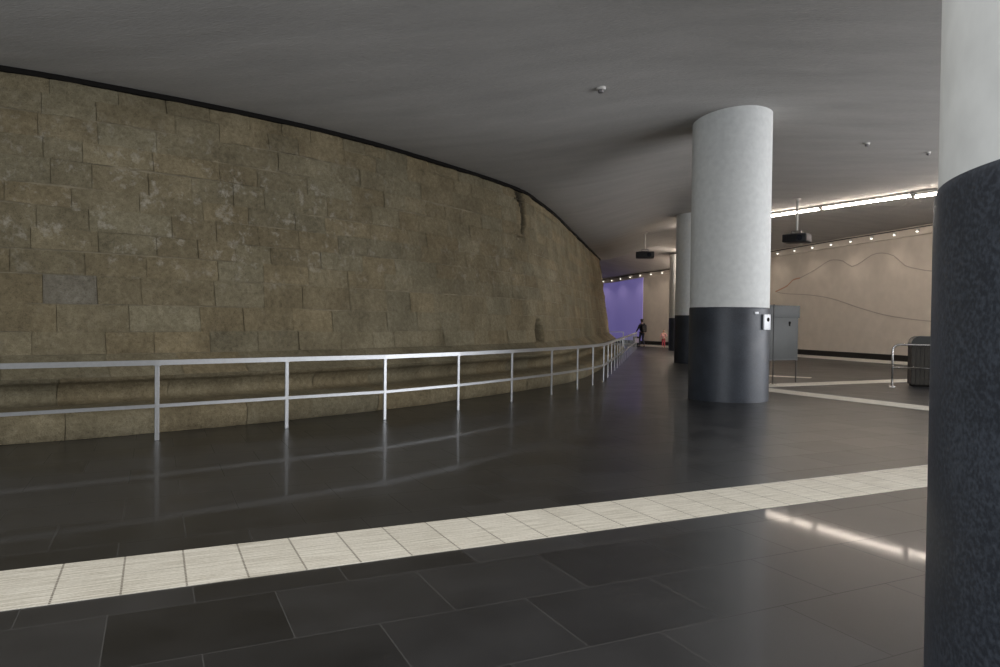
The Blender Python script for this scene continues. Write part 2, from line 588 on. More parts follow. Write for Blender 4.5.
def hollow(s, z):
    """depth of the small arched niche and of the damp vertical crack"""
    ds = np.abs(s - S_NICHE)
    zt = 1.30 + np.sqrt(np.clip(.33 ** 2 - ds ** 2, 0, None))
    d = np.where((ds < .33) & (z > 1.08) & (z < zt), .34, 0.0)
    d2 = np.where((np.abs(s - S_CRACK + .12 * np.sin(z * 4)) < .24 * np.clip((z - 3.7) / .6, .2, 1)) & (z > 3.8) & (z < 4.87), .09, 0.0)
    return np.maximum(d, d2)


def build_stone_wall():
    verts, faces, cols, uvs = [], [], [], []
    nv = 0
    # courses in profile length
    lims = [0.0, PT[6] - .12, PT[11], T_CH]
    t = T_CH
    hs = [.31, .38, .40, .32, .30, .33, .29, .36, .31, .34, .30, .33, .36]
    for h in hs:
        t += h
        if t > TTOT - .12:
            break
        lims.append(t)
    lims.append(TTOT)
    CS = .055
    grey_done = False
    SG0 = S0 + .49
    grey_ci = 5
    for ci, (t0, t1) in enumerate(zip(lims[:-1], lims[1:])):
        s = random.uniform(-.5, 0)
        while s < SLEN:
            L = random.uniform(.55, 1.15) if ci > 2 else random.uniform(.9, 1.5)
            if ci == grey_ci and s < SG0 < s + L:
                L = SG0 - s
            elif ci == grey_ci and abs(s - SG0) < 1e-6:
                L = .72
            s1 = min(s + L, SLEN)
            if s1 <= .05:
                s = s1
                continue
            s0 = max(s, 0)
            g = .004
            far = s0 > S0 + 26
            near = s0 > S0 - 3
            cs = CS if near and not far else .11
            na = max(3, int((s1 - s0) / cs)); nb = max(3, int((t1 - t0) / (CS if near and not far else .09)))
            sa = np.linspace(s0 + g, s1 - g, na + 1); tb = np.linspace(t0 + g, t1 - g, nb + 1)
            SA, TB = np.meshgrid(sa, tb, indexing='ij')
            # slightly wavering course lines
            wav = (vnoise(SA * .9, SA * 0 + ci, 3) - .5) * .03
            wavt = np.where(TB > T_CH + .2, wav, 0)
            TBw = TB + wavt * np.clip((TTOT - TB) / .5, 0, 1)
            off, z = prof_at(SA, TBw)
            rough = .026 if ci > 7 else .014
            d = (vnoise(SA * 3.1, TBw * 3.1, 1) - .5) * rough * 2 + (vnoise(SA * 9, TBw * 9, 2) - .5) * rough
            d = d + random.uniform(-.004, .007)
            edge = np.minimum(np.minimum(SA - s0, s1 - SA), np.minimum(TB - t0, t1 - TB))
            d = d - np.where(edge < .012, .007, 0)
            d = d - hollow(SA, z)
            x, y = stone_xy(SA, off - d)
            pts = np.stack([x, y, z], -1).reshape(-1, 3)
            verts.append(pts)
            idx = np.arange((na + 1) * (nb + 1)).reshape(na + 1, nb + 1) + nv
            q = np.stack([idx[:-1, :-1], idx[1:, :-1], idx[1:, 1:], idx[:-1, 1:]], -1).reshape(-1, 4)
            faces.append(q)
            nv += len(pts)
            v = random.uniform(.88, 1.10)
            w = random.uniform(-.04, .04)
            c = np.array([v * (1 + w), v, v * (1 - w * 1.2)])
            sm, zm = (s0 + s1) / 2, float(z.mean())
            if not grey_done and ci == grey_ci and abs(s0 - SG0) < 1e-6:
                c = np.array([.84, .90, 1.12]); grey_done = True     # the bluish replacement block
            cc = np.repeat(c[None], len(pts), 0)
            dark = (hollow(SA, z) > 0).astype(float).reshape(-1, 1)  # shade of the niche and crack hollows put into the tint
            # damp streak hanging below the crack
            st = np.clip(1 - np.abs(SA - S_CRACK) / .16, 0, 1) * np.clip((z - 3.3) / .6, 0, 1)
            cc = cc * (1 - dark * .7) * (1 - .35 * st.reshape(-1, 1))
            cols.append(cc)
            uvs.append(np.stack([SA, z], -1).reshape(-1, 2))
            s = s1
    V = np.concatenate(verts); F = np.concatenate(faces); C = np.concatenate(cols); UV = np.concatenate(uvs)
    me = bpy.data.meshes.new('wall_left')
    me.from_pydata(V.tolist(), [], F.tolist())
    a = me.color_attributes.new('tint', 'FLOAT_COLOR', 'POINT')
    a.data.foreach_set('color', np.c_[C, np.ones(len(C))].astype(np.float32).ravel())
    uvl = me.uv_layers.new(name='UVMap')
    li = np.empty(len(me.loops), dtype=np.int32); me.loops.foreach_get('vertex_index', li)
    uvl.data.foreach_set('uv', UV[li].astype(np.float32).ravel())
    me.update()
    w = link('wall_left', me, stone_material('old_sandstone'), None, True)
    struct(w, 'curved battered sandstone block wall with a moulded plinth')
    # mortar bed just behind the block faces
    na, nb = int(SLEN / .12), 110
    SA, TB = np.meshgrid(np.linspace(0, SLEN, na + 1), np.linspace(0, TTOT, nb + 1), indexing='ij')
    off, z = prof_at(SA, TB)
    nearh = (np.abs(SA - S_NICHE) < .36) & (z > 1.0) & (z < 1.68) | (np.abs(SA - S_CRACK) < .28) & (z > 3.75)
    x, y = stone_xy(SA, off + .034 + np.where(nearh, .42, 0) + .0)
    V = np.stack([x, y, z], -1).reshape(-1, 3)
    idx = np.arange((na + 1) * (nb + 1)).reshape(na + 1, nb + 1)
    F = np.stack([idx[:-1, :-1], idx[1:, :-1], idx[1:, 1:], idx[:-1, 1:]], -1).reshape(-1, 4)
    me = bpy.data.meshes.new('mortar')
    me.from_pydata(V.tolist(), [], F.tolist())
    mo = link('mortar', me, simple('lime_mortar', (.22, .185, .120), .9, noise=.25, nscale=6), w, True)
    mo['label'] = 'paler lime mortar in the joints'
    return w


build_stone_wall()

# right-hand wall, (x, y, top height)
RW = catmull([(19.4, -9, 5.45), (19.3, 2, 5.45), (18.9, 12, 5.45), (17.9, 22.5, 5.45), (16.55, 29.3, 5.40), (15.5, 33, 5.36), (14.5, 36.6, 5.30),
              (12.9, 42, 5.16), (11.05, 47.3, 5.0), (9.8, 49.7, 4.92), (8.9, 51.6, 4.82), (7.9, 53.6, 4.72), (4.5, 58, 4.6), (-2, 63, 4.6), (-12, 65, 4.6)], .4)


def seg_dist(X, Y, path):
    D = np.full(X.shape, 1e9); SG = np.zeros(X.shape); IX = np.zeros(X.shape)
    for i in range(len(path) - 1):
        ax, ay = path[i][:2]; bx, by = path[i + 1][:2]
        dx, dy = bx - ax, by - ay
        L2 = dx * dx + dy * dy
        t = np.clip(((X - ax) * dx + (Y - ay) * dy) / L2, 0, 1)
        d = np.hypot(X - ax - t * dx, Y - ay - t * dy)
        cr = dx * (Y - ay) - dy * (X - ax)
        m = d < D
        D = np.where(m, d, D); SG = np.where(m, np.sign(cr), SG); IX = np.where(m, i + t, IX)
    return D, SG, IX


_tx, _ty = stone_xy(np.linspace(0, SLEN, 160), np.interp(np.linspace(0, SLEN, 160), _toff_s, _toff_v))
TOP_PATH = np.c_[_tx, _ty]
FLAT = 5.9


def sm(t):
    t = np.clip(t, 0, 1)
    return t * t * (3 - 2 * t)


def ceil_z(X, Y):
    X = np.asarray(X, float); Y = np.asarray(Y, float)
    d, sg, _ = seg_dist(X, Y, TOP_PATH)
    d = np.where(sg > 0, 0, d)
    zl = TOPZ + .06 + (FLAT - TOPZ - .06) * sm(d / np.interp(Y, [15, 25], [6.5, 4.0]))
    d2, sg2, ix = seg_dist(X, Y, RW)
    hr = np.interp(ix, np.arange(len(RW)), RW[:, 2]) + .16
    d2 = np.where(sg2 < 0, 0, d2)
    zr = hr + (FLAT - hr) * sm(d2 / 4.4)
    return np.minimum(zl, zr)


def cz(x, y):
    return float(ceil_z(np.array([x]), np.array([y]))[0])


# ------------------------------------------------------------------ floor, ceiling, outer walls
bm = bmesh.new()
bm_box(bm, (0, 28, -.15), (46, 78, .3))
fl = struct(from_bm('floor', bm, M['floor']), 'dark polished granite paving')

gx = np.arange(-23, 21.6, .4); gy = np.arange(-11, 67.1, .4)
GX, GY = np.meshgrid(gx, gy, indexing='ij')
GZ = ceil_z(GX, GY)
V = np.stack([GX, GY, GZ], -1).reshape(-1, 3)
idx = np.arange(GX.size).reshape(GX.shape)
F = np.stack([idx[:-1, :-1], idx[:-1, 1:], idx[1:, 1:], idx[1:, :-1]], -1).reshape(-1, 4)
me = bpy.data.meshes.new('ceiling')
me.from_pydata(V.tolist(), [], F.tolist())
ce = struct(link('ceiling', me, M['ceiling'], None, True), 'smooth grey plaster ceiling')
so = ce.modifiers.new('slab', 'SOLIDIFY'); so.thickness = .25; so.offset = -1


def ribbon(name, path, z0f, z1f, thick, mat, parent=None, shift=0.0):
    """solid vertical strip that follows a plan path; thick goes to the right of the heading"""
    bm = bmesh.new()
    P = np.asarray(path)[:, :2]
    T = np.gradient(P, axis=0); T /= np.linalg.norm(T, axis=1)[:, None]
    Nn = np.c_[T[:, 1], -T[:, 0]]
    rings = []
    for i in range(len(P)):
        a = P[i] + Nn[i] * shift; b_ = a + Nn[i] * thick
        z0, z1 = z0f(i), z1f(i)
        rings.append([bm.verts.new((a[0], a[1], z0)), bm.verts.new((b_[0], b_[1], z0)), bm.verts.new((b_[0], b_[1], z1)), bm.verts.new((a[0], a[1], z1))])
    for a, b_ in zip(rings[:-1], rings[1:]):
        for k in range(4):
            bm.faces.new((a[k], a[(k + 1) % 4], b_[(k + 1) % 4], b_[k]))
    bm.faces.new(rings[0][::-1]); bm.faces.new(rings[-1])
    return from_bm(name, bm, mat, parent, angle=30)


wr = struct(ribbon('wall_right', RW, lambda i: 0, lambda i: RW[i][2] + .6, .3, M['beige']), 'beige plastered curving wall')
# skirting: white kerb, then a black band (both stand proud of the wall towards the room)
struct(ribbon('baseboard_right', RW, lambda i: 0, lambda i: .13, -.08, M['kerb']), 'narrow white kerb along the beige wall')
struct(ribbon('trim_1', RW, lambda i: .13, lambda i: .38, -.05, M['skirt']), 'black skirting band along the beige wall')
# bulkhead that carries the little spotlights
struct(ribbon('trim_2', RW, lambda i: RW[i][2] - .20, lambda i: RW[i][2] + .30, -.12, M['beige']), 'projecting bulkhead at the head of the beige wall')
struct(ribbon('trim_3', RW, lambda i: RW[i][2] + .075, lambda i: RW[i][2] + .11, -.185, M['skirt']), 'thin dark shadow line on the bulkhead')
# dark metal edge closing the ceiling against the stone wall
struct(ribbon('trim_4', TOP_PATH, lambda i: TOPZ - .01, lambda i: TOPZ + .065, .08, M['black'], shift=-.02),
       'black metal edge between the stone wall and the ceiling')
# the sides nobody sees
bm = bmesh.new(); bm_box(bm, (-22.8, 28, 3), (.4, 78, 6.4)); struct(from_bm('wall_side', bm, M['plain']))
bm = bmesh.new()
for x0, x1 in ((-23, -18), (-6.4, -5.8), (6.5, 20)):
    bm_box(bm, ((x0 + x1) / 2, -9.3, 3), (x1 - x0, .4, 6.4))
bm_box(bm, (-6, -9.3, 5.6), (26, .4, 1.2))
struct(from_bm('wall_back', bm, M['plain']))

# painted contour lines on the beige wall
def wall_pt(px_ix, z):
    pass


def rw_at(y):
    i = np.argmin(np.abs(RW[:, 1] - y))
    return RW[i]


def painted(name, pts, mat, w=.035):
    """pts = (distance into the room y, height) on the beige wall"""
    c = catmull(pts, .3)
    bm = bmesh.new()
    rows = []
    for y, z in c:
        x = np.interp(y, RW[:, 1], RW[:, 0])
        rows.append((bm.verts.new((x - .012, y - .004, z - w)), bm.verts.new((x - .012, y - .004, z + w)),
                     bm.verts.new((x + .01, y, z + w)), bm.verts.new((x + .01, y, z - w))))
    for a, b_ in zip(rows[:-1], rows[1:]):
        for k in range(4):
            bm.faces.new((a[k], a[(k + 1) % 4], b_[(k + 1) % 4], b_[k]))
    bm.faces.new(rows[0]); bm.faces.new(rows[-1][::-1])
    return from_bm(name, bm, mat, wr)


# ------------------------------------------------------------------ guidance strips (tactile paving let into the floor)
def strip(label, mat, u0, u1, n0, n1):
    bm = bmesh.new()
    rz = Matrix.Rotation(GA, 4, 'Z')
    cu, cn = (u0 + u1) / 2, (n0 + n1) / 2
    c = GU * cu + GN * cn
    bm_box(bm, (c.x, c.y, .0005), (u1 - u0, n1 - n0, .007), rot=rz)
    o = from_bm('guidance_strip', bm, mat)
    return tag(o, label, 'guidance strip')


def un(x, y):
    v = Vector((x, y))
    return v.dot(GU), v.dot(GN)


uA, nA = un(9.3, 19.68)
uB, nB = un(7.3, 15.55)
strip('long pale grooved guidance strip crossing the dark floor in the foreground', M['strip_u'], -14, 17.5, 4.525, 5.235)
strip('pale guidance strip leading from the middle column towards the bin, farther of two', M['strip_u'], uB - .355, 21.5, nA - .355, nA + .355)
strip('pale guidance strip slanting from the middle column to the front right, nearer of two', M['strip_n'], uB - .355, uB + .355, 5.24, nA - .36)


# ------------------------------------------------------------------ columns
def column(x, y, label):
    root = empty('column', (x, y, 0))
    top = cz(x, y) + .05
    bm = bmesh.new()
    bm_lathe(bm, [(.77, 1.8), (.795, 1.86), (.795, top - .04), (.795, top)])
    from_bm('shaft', bm, M['white_col'], root, angle=30)['label'] = 'white plastered shaft'
    bm = bmesh.new()
    bm_lathe(bm, [(.805, 0), (.805, 1.865), (.803, 1.885), (.798, 1.900), (.77, 1.905)], 128)
    from_bm('cladding', bm, M['granite'], root, angle=30)['label'] = 'dark speckled granite cladding around the foot'
    tag(root, label, 'column', 'round columns')
    return root


c_near = column(1.83, 1.50, 'huge white column with dark granite foot, cropped by the right edge of the photo')
c_mid = column(4.775, 15.1, 'whole white round column with dark granite foot in mid floor')
column(7.80, 28.9, 'white column half hidden directly behind the whole mid-floor column')
column(10.69, 42.3, 'farthest column, only a sliver showing beside the child in pink')


# things fixed to the middle column
def on_column(theta, z, r=.805):
    """theta measured from the direction of the camera towards the right"""
    base = math.atan2(-15.1, -4.79)
    a = base + theta
    return Vector((4.79 + r * math.cos(a), 15.1 + r * math.sin(a), z)), a


p, a = on_column(math.radians(60), 1.61)
box = empty('control_box', p, a)
bm = bmesh.new(); bm_box(bm, (.015, 0, 0), (.035, .26, .31), .008); from_bm('housing', bm, M['white_plastic'], box, angle=40)
bm = bmesh.new(); bm_tube(bm, [(.03, .02, .05), (.045, .02, .05)], .04, 20); from_bm('button', bm, M['black'], box, angle=40)['label'] = 'round black button'
tag(box, 'small white box with a black button on the right of the mid-floor column', 'control box')
p, a = on_column(math.radians(39), 1.79)
bm = bmesh.new(); bm_box(bm, (0.004, 0, 0), (.02, .09, .045), .004)
pl = from_bm('label_plate', bm, M['white_plastic'], None, angle=40)
pl.location = p; pl.rotation_euler = (0, 0, a)
tag(pl, 'tiny pale plate at the top of the mid-floor column granite', 'plate')


# ------------------------------------------------------------------ railing
def railing_posts():
    pts = [(-10.9, 5.75), (-9.35, 6.4), (-7.4, 6.85), (-5.72, 8.06), (-4.33, 9.13), (-3.02, 10.25), (-1.79, 11.28), (-.72, 12.62), (.24, 14.05),
           (1.12, 15.5), (1.82, 16.85), (2.32, 17.95), (2.77, 19.2)]
    y = 19.2
    while y < 43.6:
        y += 1.47
        pts.append((-1.52 + .2235 * y, y))
    return pts


RP = railing_posts()
rail = empty('railing', (RP[3][0], RP[3][1], 0))
inv = Matrix.Translation((-RP[3][0], -RP[3][1], 0))


def to_local(bm):
    bmesh.ops.transform(bm, matrix=inv, verts=bm.verts)
    return bm


from_bm('top_rail', to_local(bm_sweep(bmesh.new(), RP, .032, .955, 1.018)), M['steel'], rail)
from_bm('mid_rail', to_local(bm_sweep(bmesh.new(), RP, .020, .418, .46)), M['steel'], rail)
for i, (x, y) in enumerate(RP):
    q = RP[min(i + 1, len(RP) - 1)]; q0 = RP[max(i - 1, 0)]
    ang = math.atan2(q[1] - q0[1], q[0] - q0[0])
    bm = bmesh.new()
    R = Matrix.Rotation(ang, 4, 'Z')
    bm_box(bm, (x, y, .4825), (.052, .026, .965), .004, R)
    bm_box(bm, (x, y, .955), (.075, .05, .02), .003, R)
    from_bm('post', to_local(bm), M['steel'], rail)
tag(rail, 'long two-bar steel railing that follows the foot of the curved stone wall', 'railing')

r2 = empty('railing', (8.05, 47.2, 0))
for nm, z0, z1, hw in (('top_rail', .97, 1.01, .022), ('mid_rail', .42, .455, .018)):
    from_bm(nm, bm_sweep(bmesh.new(), [(-2.8, .2), (0, 0)], hw, z0, z1), M['steel'], r2)
for px in ((-2.8, .2), (-1.4, .1), (0, 0)):
    bm = bmesh.new(); bm_box(bm, (px[0], px[1], .49), (.045, .03, .98), .004); from_bm('post', bm, M['steel'], r2)
tag(r2, 'short far steel railing against the violet-lit wall past the end of the stone wall', 'railing')

# hoop barrier on the right
hb = empty('hoop_barrier', (10.12, 18.62, 0), math.atan2(-1.4, 2.9))
R_ = .17
arc = [(R_ - R_ * math.cos(t), 0, 1.09 - R_ + R_ * math.sin(t)) for t in np.linspace(0, PI / 2, 8)]
W_ = 2.6
arc2 = [(W_ - R_ + R_ * math.sin(t), 0, 1.09 - R_ + R_ * math.cos(t)) for t in np.linspace(0, PI / 2, 8)]
bm = bmesh.new(); bm_tube(bm, [(0, 0, .01)] + arc + arc2 + [(W_, 0, .01)], .026, 14)
from_bm('hoop', bm, M['chrome'], hb, smooth=True)
bm = bmesh.new(); bm_tube(bm, [(.0, 0, .50), (W_, 0, .50)], .020, 12); from_bm('cross_bar', bm, M['chrome'], hb, smooth=True)
for x in (0, W_):
    bm = bmesh.new(); bm_lathe(bm, [(.085, 0), (.085, .012), (.05, .03), (.027, .035)], 24, (x, 0)); from_bm('base_flange', bm, M['chrome'], hb, angle=30)
tag(hb, 'chrome tubular hoop barrier standing in front of the dark bin', 'barrier')

# litter bin with rounded hood
bn = empty('litter_bin', (11.13, 18.84, 0), math.radians(-20))


def rounded_profile(w, h0, h1, r):
    pts = [(-w, h0)]
    pts += [(-w + r - r * math.cos(t), h1 - r + r * math.sin(t)) for t in np.linspace(0, PI / 2, 8)]
    pts += [(w - r + r * math.sin(t), h1 - r + r * math.cos(t)) for t in np.linspace(0, PI / 2, 8)]
    pts += [(w, h0)]
    return pts


def prism(pts, d0, d1):
    bm = bmesh.new()
    a = [bm.verts.new((x, d0, z)) for x, z in pts]; b_ = [bm.verts.new((x, d1, z)) for x, z in pts]
    n = len(pts)
    for k in range(n):
        bm.faces.new((a[k], a[(k + 1) % n], b_[(k + 1) % n], b_[k]))
    bm.faces.new(a[::-1]); bm.faces.new(b_)
    return bm


from_bm('hood', prism(rounded_profile(.40, 1.06, 1.31, .2), -.27, .27), M['bin_top'], bn, angle=30)['label'] = 'dark grey rounded hood'
bm = bmesh.new()
bm_box(bm, (0, 0, .56), (.76, .50, 1.02))
for k in range(8):
    bm_box(bm, (-.345 + k * .0985, -.262, .56), (.093, .028, 1.0), .004)
    bm_box(bm, (-.345 + k * .0985, .262, .56), (.093, .028, 1.0), .004)
from_bm('body', bm, M['bin_body'], bn)['label'] = 'dark brown slatted body'
bm = bmesh.new(); bm_box(bm, (0, 0, .025), (.7, .46, .05)); from_bm('plinth', bm, M['black'], bn)
tag(bn, 'dark bin with a rounded hood, behind the chrome hoop barrier', 'litter bin')

# information board
bd = empty('information_board', (7.62, 19.45, 0), math.atan2(.44, .87))
bm = bmesh.new(); bm_box(bm, (-.05, 0, 1.92), (1.26, .075, .33), .006); from_bm('header', bm, M['board'], bd, angle=40)['label'] = 'plain grey header slightly wider than the panel'
bm = bmesh.new(); bm_box(bm, (-.06, 0, 1.185), (1.18, .055, 1.12), .004); bm_box(bm, (-.06, 0, 1.749), (1.2, .05, .02)); from_bm('panel', bm, M['board'], bd, angle=40)
for x in (-.63, .50):
    bm = bmesh.new(); bm_box(bm, (x, .0, .355), (.018, .03, .71), .003); from_bm('leg', bm, M['board_edge'], bd)
bm = bmesh.new(); bm_box(bm, (-.06, -.034, .625), (1.19, .03, .025)); from_bm('bottom_edge', bm, M['board_edge'], bd)
bm = bmesh.new(); bm_tube(bm, [(.2, -.02, 1.62), (.2, -.045, 1.62)], .035, 16); bm_box(bm, (.2, -.035, 1.57), (.03, .02, .07)); from_bm('keyhole', bm, M['black'], bd)['label'] = 'small black keyhole plate'
tag(bd, 'grey enamel board on thin legs beside the mid-floor column', 'board')
bm = bmesh.new(); bm_box(bm, (0, 0, .004), (2.2, .30, .012), .003)
fs = from_bm('floor_strip', bm, M['kerb']); fs.location = (8.3, 22.0, 0); fs.rotation_euler = (0, 0, -.55)
tag(fs, 'short thin pale strip let into the floor behind the grey board', 'floor strip')
# thin pale stanchion in front of the board
st = empty('stanchion', (7.17, 18.95, 0))
bm = bmesh.new(); bm_tube(bm, [(0, 0, .01), (0, 0, 2.1)], .013, 10); from_bm('pole', bm, M['board_edge'], st, smooth=True)
bm = bmesh.new(); bm_lathe(bm, [(.10, 0), (.10, .012), (.03, .02), (.013, .022)], 24); from_bm('foot', bm, M['chrome'], st, angle=30)
tag(st, 'slim metal pole standing in front of the grey board', 'pole')


# ------------------------------------------------------------------ strip lights
LD = Vector((.508, -.861)).normalized()
J0 = Vector((11.55, 26.2))
SEG = 3.33
LAMP_LABELS = {-3: 'short end piece of the ceiling strip light row, behind the half hidden column',
               -2: 'full length ceiling strip light behind the mid-floor column', -1: 'lit ceiling strip light directly right of the mid-floor column',
               0: 'lit ceiling strip light in the middle of the visible row', 1: 'ceiling strip light cut off by the big cropped column',
               2: 'last ceiling strip light of the row, hidden behind the big cropped column'}
for k in range(-3, 3):
    seg = .55 if k == -3 else SEG
    c = J0 + LD * (SEG * (k + .5)) if k > -3 else J0 - LD * (2 * SEG + seg / 2)
    z = min(cz(*(c + LD * seg / 2)), cz(*(c - LD * seg / 2)), cz(*c))
    root = empty('strip_light', (c.x, c.y, z), math.atan2(LD.y, LD.x))
    hl = seg / 2 - .03
    bm = bmesh.new(); bm_box(bm, (0, .0, -.04), (2 * hl, .14, .08), .008); from_bm('housing', bm, M['lamp_body'], root)
    bm = bmesh.new(); bm_tube(bm, [(-hl + .05, 0, -.125), (hl - .05, 0, -.125)], .038, 12); from_bm('tube', bm, M['tube'], root, smooth=True)['label'] = 'glowing warm white tube'
    for sx in (-1, 1):
        bm = bmesh.new(); bm_box(bm, (sx * (hl - .03), 0, -.10), (.05, .08, .09), .005); from_bm('end_cap', bm, M['lamp_body'], root)
    tag(root, LAMP_LABELS[k], 'strip light', 'strip lights on the ceiling')

# ------------------------------------------------------------------ wall spots
SPROTO = None


def arc_s():
    d = np.r_[0, np.cumsum(np.linalg.norm(np.diff(RW[:, :2], axis=0), axis=1))]
    return d


RS = arc_s()


def rw_point(s):
    return np.array([np.interp(s, RS, RW[:, k]) for k in range(3)])


s_a = RS[np.argmin(np.hypot(RW[:, 0] - 17.3, RW[:, 1] - 26.2))]
s_b = RS[np.argmin(np.hypot(RW[:, 0] - 7.6, RW[:, 1] - 54.2))]
_px = 500 + 723 * RW[:, 0] / RW[:, 1]            # bearing of each wall point, falls along the wall
_ok = RW[:, 1] > 8
spots = [float(np.interp(-b_, -_px[_ok], RS[_ok])) for b_ in
         (990, 968, 944, 920, 897, 874, 853, 833.5, 815, 797, 780, 764, 748, 733, 718.5, 704.5, 691, 677, 664, 652.5, 642, 632, 622.5, 613.5, 605)]
n_sp = len(spots)
for i, s in enumerate(spots):
    P = rw_point(s); Q = rw_point(s + .3); T = (Q - P)[:2]; T /= np.linalg.norm(T); Nn = np.array([-T[1], T[0]])
    x, y = P[0] + Nn[0] * .24, P[1] + Nn[1] * .24
    rz = math.atan2(Nn[1], Nn[0])
    z = P[2] - .01
    if SPROTO is None:
        root = empty('spotlight', (x, y, z), rz)
        bm = bmesh.new(); bm_lathe(bm, [(.035, .04), (.055, .02), (.06, -.06), (.05, -.065)], 16); bm_tube(bm, [(-.12, 0, .01), (0, 0, .01)], .012, 8)
        from_bm('housing', bm, M['lamp_body'], root, angle=40)
        bm = bmesh.new(); bm_lathe(bm, [(.036, -.062), (.044, -.075), (.03, -.09), (.015, -.094)], 16); from_bm('lens', bm, M['spot'], root, smooth=True)['label'] = 'lit lens'
        SPROTO = root
    else:
        root = SPROTO.copy(); COL.objects.link(root)
        root.location = (x, y, z); root.rotation_euler = (0, 0, rz)
        for ch in list(SPROTO.children):
            c = ch.copy(); COL.objects.link(c); c.parent = root
    # where is it, seen from the floor
    px = 500 + 723 * x / y
    if px < 640:
        lab = 'tiny lit spotlight on the bulkhead above the added violet panel'
        grp = 'spotlights above the added violet panel'
    elif px < 676:
        lab = 'tiny lit spotlight on the bulkhead above the child in pink, right of the added violet panel'
        grp = 'spotlights above the child in pink'
    elif px < 775:
        lab = 'spotlight on the bulkhead hidden behind the columns'
        grp = 'spotlights behind the columns'
    else:
        lab = 'tiny lit spotlight on the bulkhead of the beige wall right of the mid-floor column'
        grp = 'spotlights along the beige wall'
    tag(root, lab, 'spotlight', grp)
    if i % 2 == 0:
        l = bpy.data.lights.new('spotlight_beam', 'SPOT'); l.energy = 22; l.color = (1, .86, .72); l.spot_size = math.radians(115); l.spot_blend = 1; l.shadow_soft_size = .06
        lo = bpy.data.objects.new('spotlight_beam', l); COL.objects.link(lo)
        lo.location = (x + Nn[0] * .7, y + Nn[1] * .7, z - .16)
        tgt = Vector((P[0], P[1], 1.6))
        lo.rotation_euler = (tgt - Vector(lo.location)).to_track_quat('-Z', 'Y').to_euler()

# added panel on the far wall, violet projector light put into its colour and glow
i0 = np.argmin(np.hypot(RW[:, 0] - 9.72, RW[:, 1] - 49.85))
vpanel_path = RW[i0:i0 + 26]
vpanel = ribbon('added_violet_light_panel', vpanel_path, lambda i: .36, lambda i: vpanel_path[i][2] - .10, -.03, M['purple'], shift=-.01)
tag(vpanel, 'glowing violet panel standing in for projected light at the far end, left of the walking person', 'light panel')

# painted lines
painted('painted_line', [(37.48, 3.29), (36.62, 3.54), (36.19, 3.82), (35.69, 3.89)], M['line_rust'], .035)
painted('painted_line', [(35.69, 3.89), (34.66, 4.22), (33.88, 4.54), (33.46, 4.6), (32.88, 4.5), (32.35, 4.21), (31.75, 4.41), (31.28, 4.63), (30.75, 4.67),
                         (30.12, 4.49), (29.55, 4.05), (28.89, 3.86), (28.02, 3.7), (25.5, 3.4)], M['line_grey'], .02)
painted('painted_line', [(37.37, 3.27), (36.76, 3.16), (34.97, 3.03), (33.45, 2.79), (31.86, 2.35), (30.27, 1.99), (27.97, 1.76), (25.5, 1.7)], M['line_grey'], .018)
painted('painted_line', [(47.2, 1.2), (46.9, 1.6), (46.4, 2.6), (46.0, 2.9), (45, 2.7)], M['line_grey'], .02)


# ------------------------------------------------------------------ projectors
def projector(x, y, zc, rz, label):
    root = empty('projector', (x, y, cz(x, y)), rz)
    h = cz(x, y)
    zz = zc - h
    bm = bmesh.new()
    bm_box(bm, (0, 0, zz), (.80, .66, .27), .03)
    for k in range(7):
        bm_box(bm, (-.25 + k * .05, -.335, zz + .0), (.022, .012, .17))
    from_bm('body', bm, M['proj_dark'], root, angle=40)
    bm = bmesh.new(); bm_box(bm, (.385, .02, zz + .01), (.045, .58, .22), .01); bm_box(bm, (.05, 0, zz + .142), (.66, .56, .025), .01)
    from_bm('cover', bm, M['proj_grey'], root, angle=40)['label'] = 'paler grey cover on top and side'
    bm = bmesh.new(); bm_tube(bm, [(.18, -.31, zz), (.18, -.39, zz)], [.10, .09], 24); from_bm('lens', bm, M['lens'], root, angle=40)
    bm = bmesh.new()
    bm_box(bm, (0, 0, zz + .17), (.34, .30, .03), .004)
    for sx in (-.14, .14):
        bm_box(bm, (sx, 0, zz + .21), (.02, .2, .09))
    bm_box(bm, (0, 0, zz + .26), (.3, .12, .02))
    from_bm('bracket', bm, M['proj_grey'], root)
    bm = bmesh.new(); bm_tube(bm, [(0, 0, zz + .26), (0, 0, -.0)], .036, 14); from_bm('pole', bm, M['lamp_body'], root, smooth=True)['label'] = 'white suspension pole'
    bm = bmesh.new(); bm_lathe(bm, [(.06, -.06), (.12, -.02), (.12, .01)], 20); from_bm('ceiling_plate', bm, M['lamp_body'], root, angle=30)
    tag(root, label, 'projector', 'projectors hung from the ceiling')


projector(10.16, 24.9, 4.53, math.radians(-38), 'black projector hanging on a white pole right of the mid-floor column')
projector(6.42, 32.3, 4.60, math.radians(-10), 'black projector hanging on a white pole above the added violet panel')


# small ceiling fittings
def detector(x, y, r, label, cat='smoke detector'):
    z = cz(x, y)
    root = empty('smoke_detector', (x, y, z))
    bm = bmesh.new(); bm_lathe(bm, [(r, .02), (r, -.015), (r * .9, -.03), (r * .75, -.032)], 32); from_bm('base', bm, M['lamp_body'], root, angle=40)
    bm = bmesh.new(); bm_lathe(bm, [(r * .62, -.03), (r * .62, -.06), (r * .5, -.08), (r * .25, -.085)], 32); from_bm('sensor', bm, M['proj_grey'], root, angle=40)
    tag(root, label, cat)


detector(1.70, 12.6, .085, 'white smoke detector on the ceiling left of the mid-floor column')
detector(8.66, 17.24, .07, 'small smoke detector on the ceiling above the strip lights')
detector(10.6, 18.06, .06, 'small smoke detector on the ceiling touching the edge of the big cropped column')


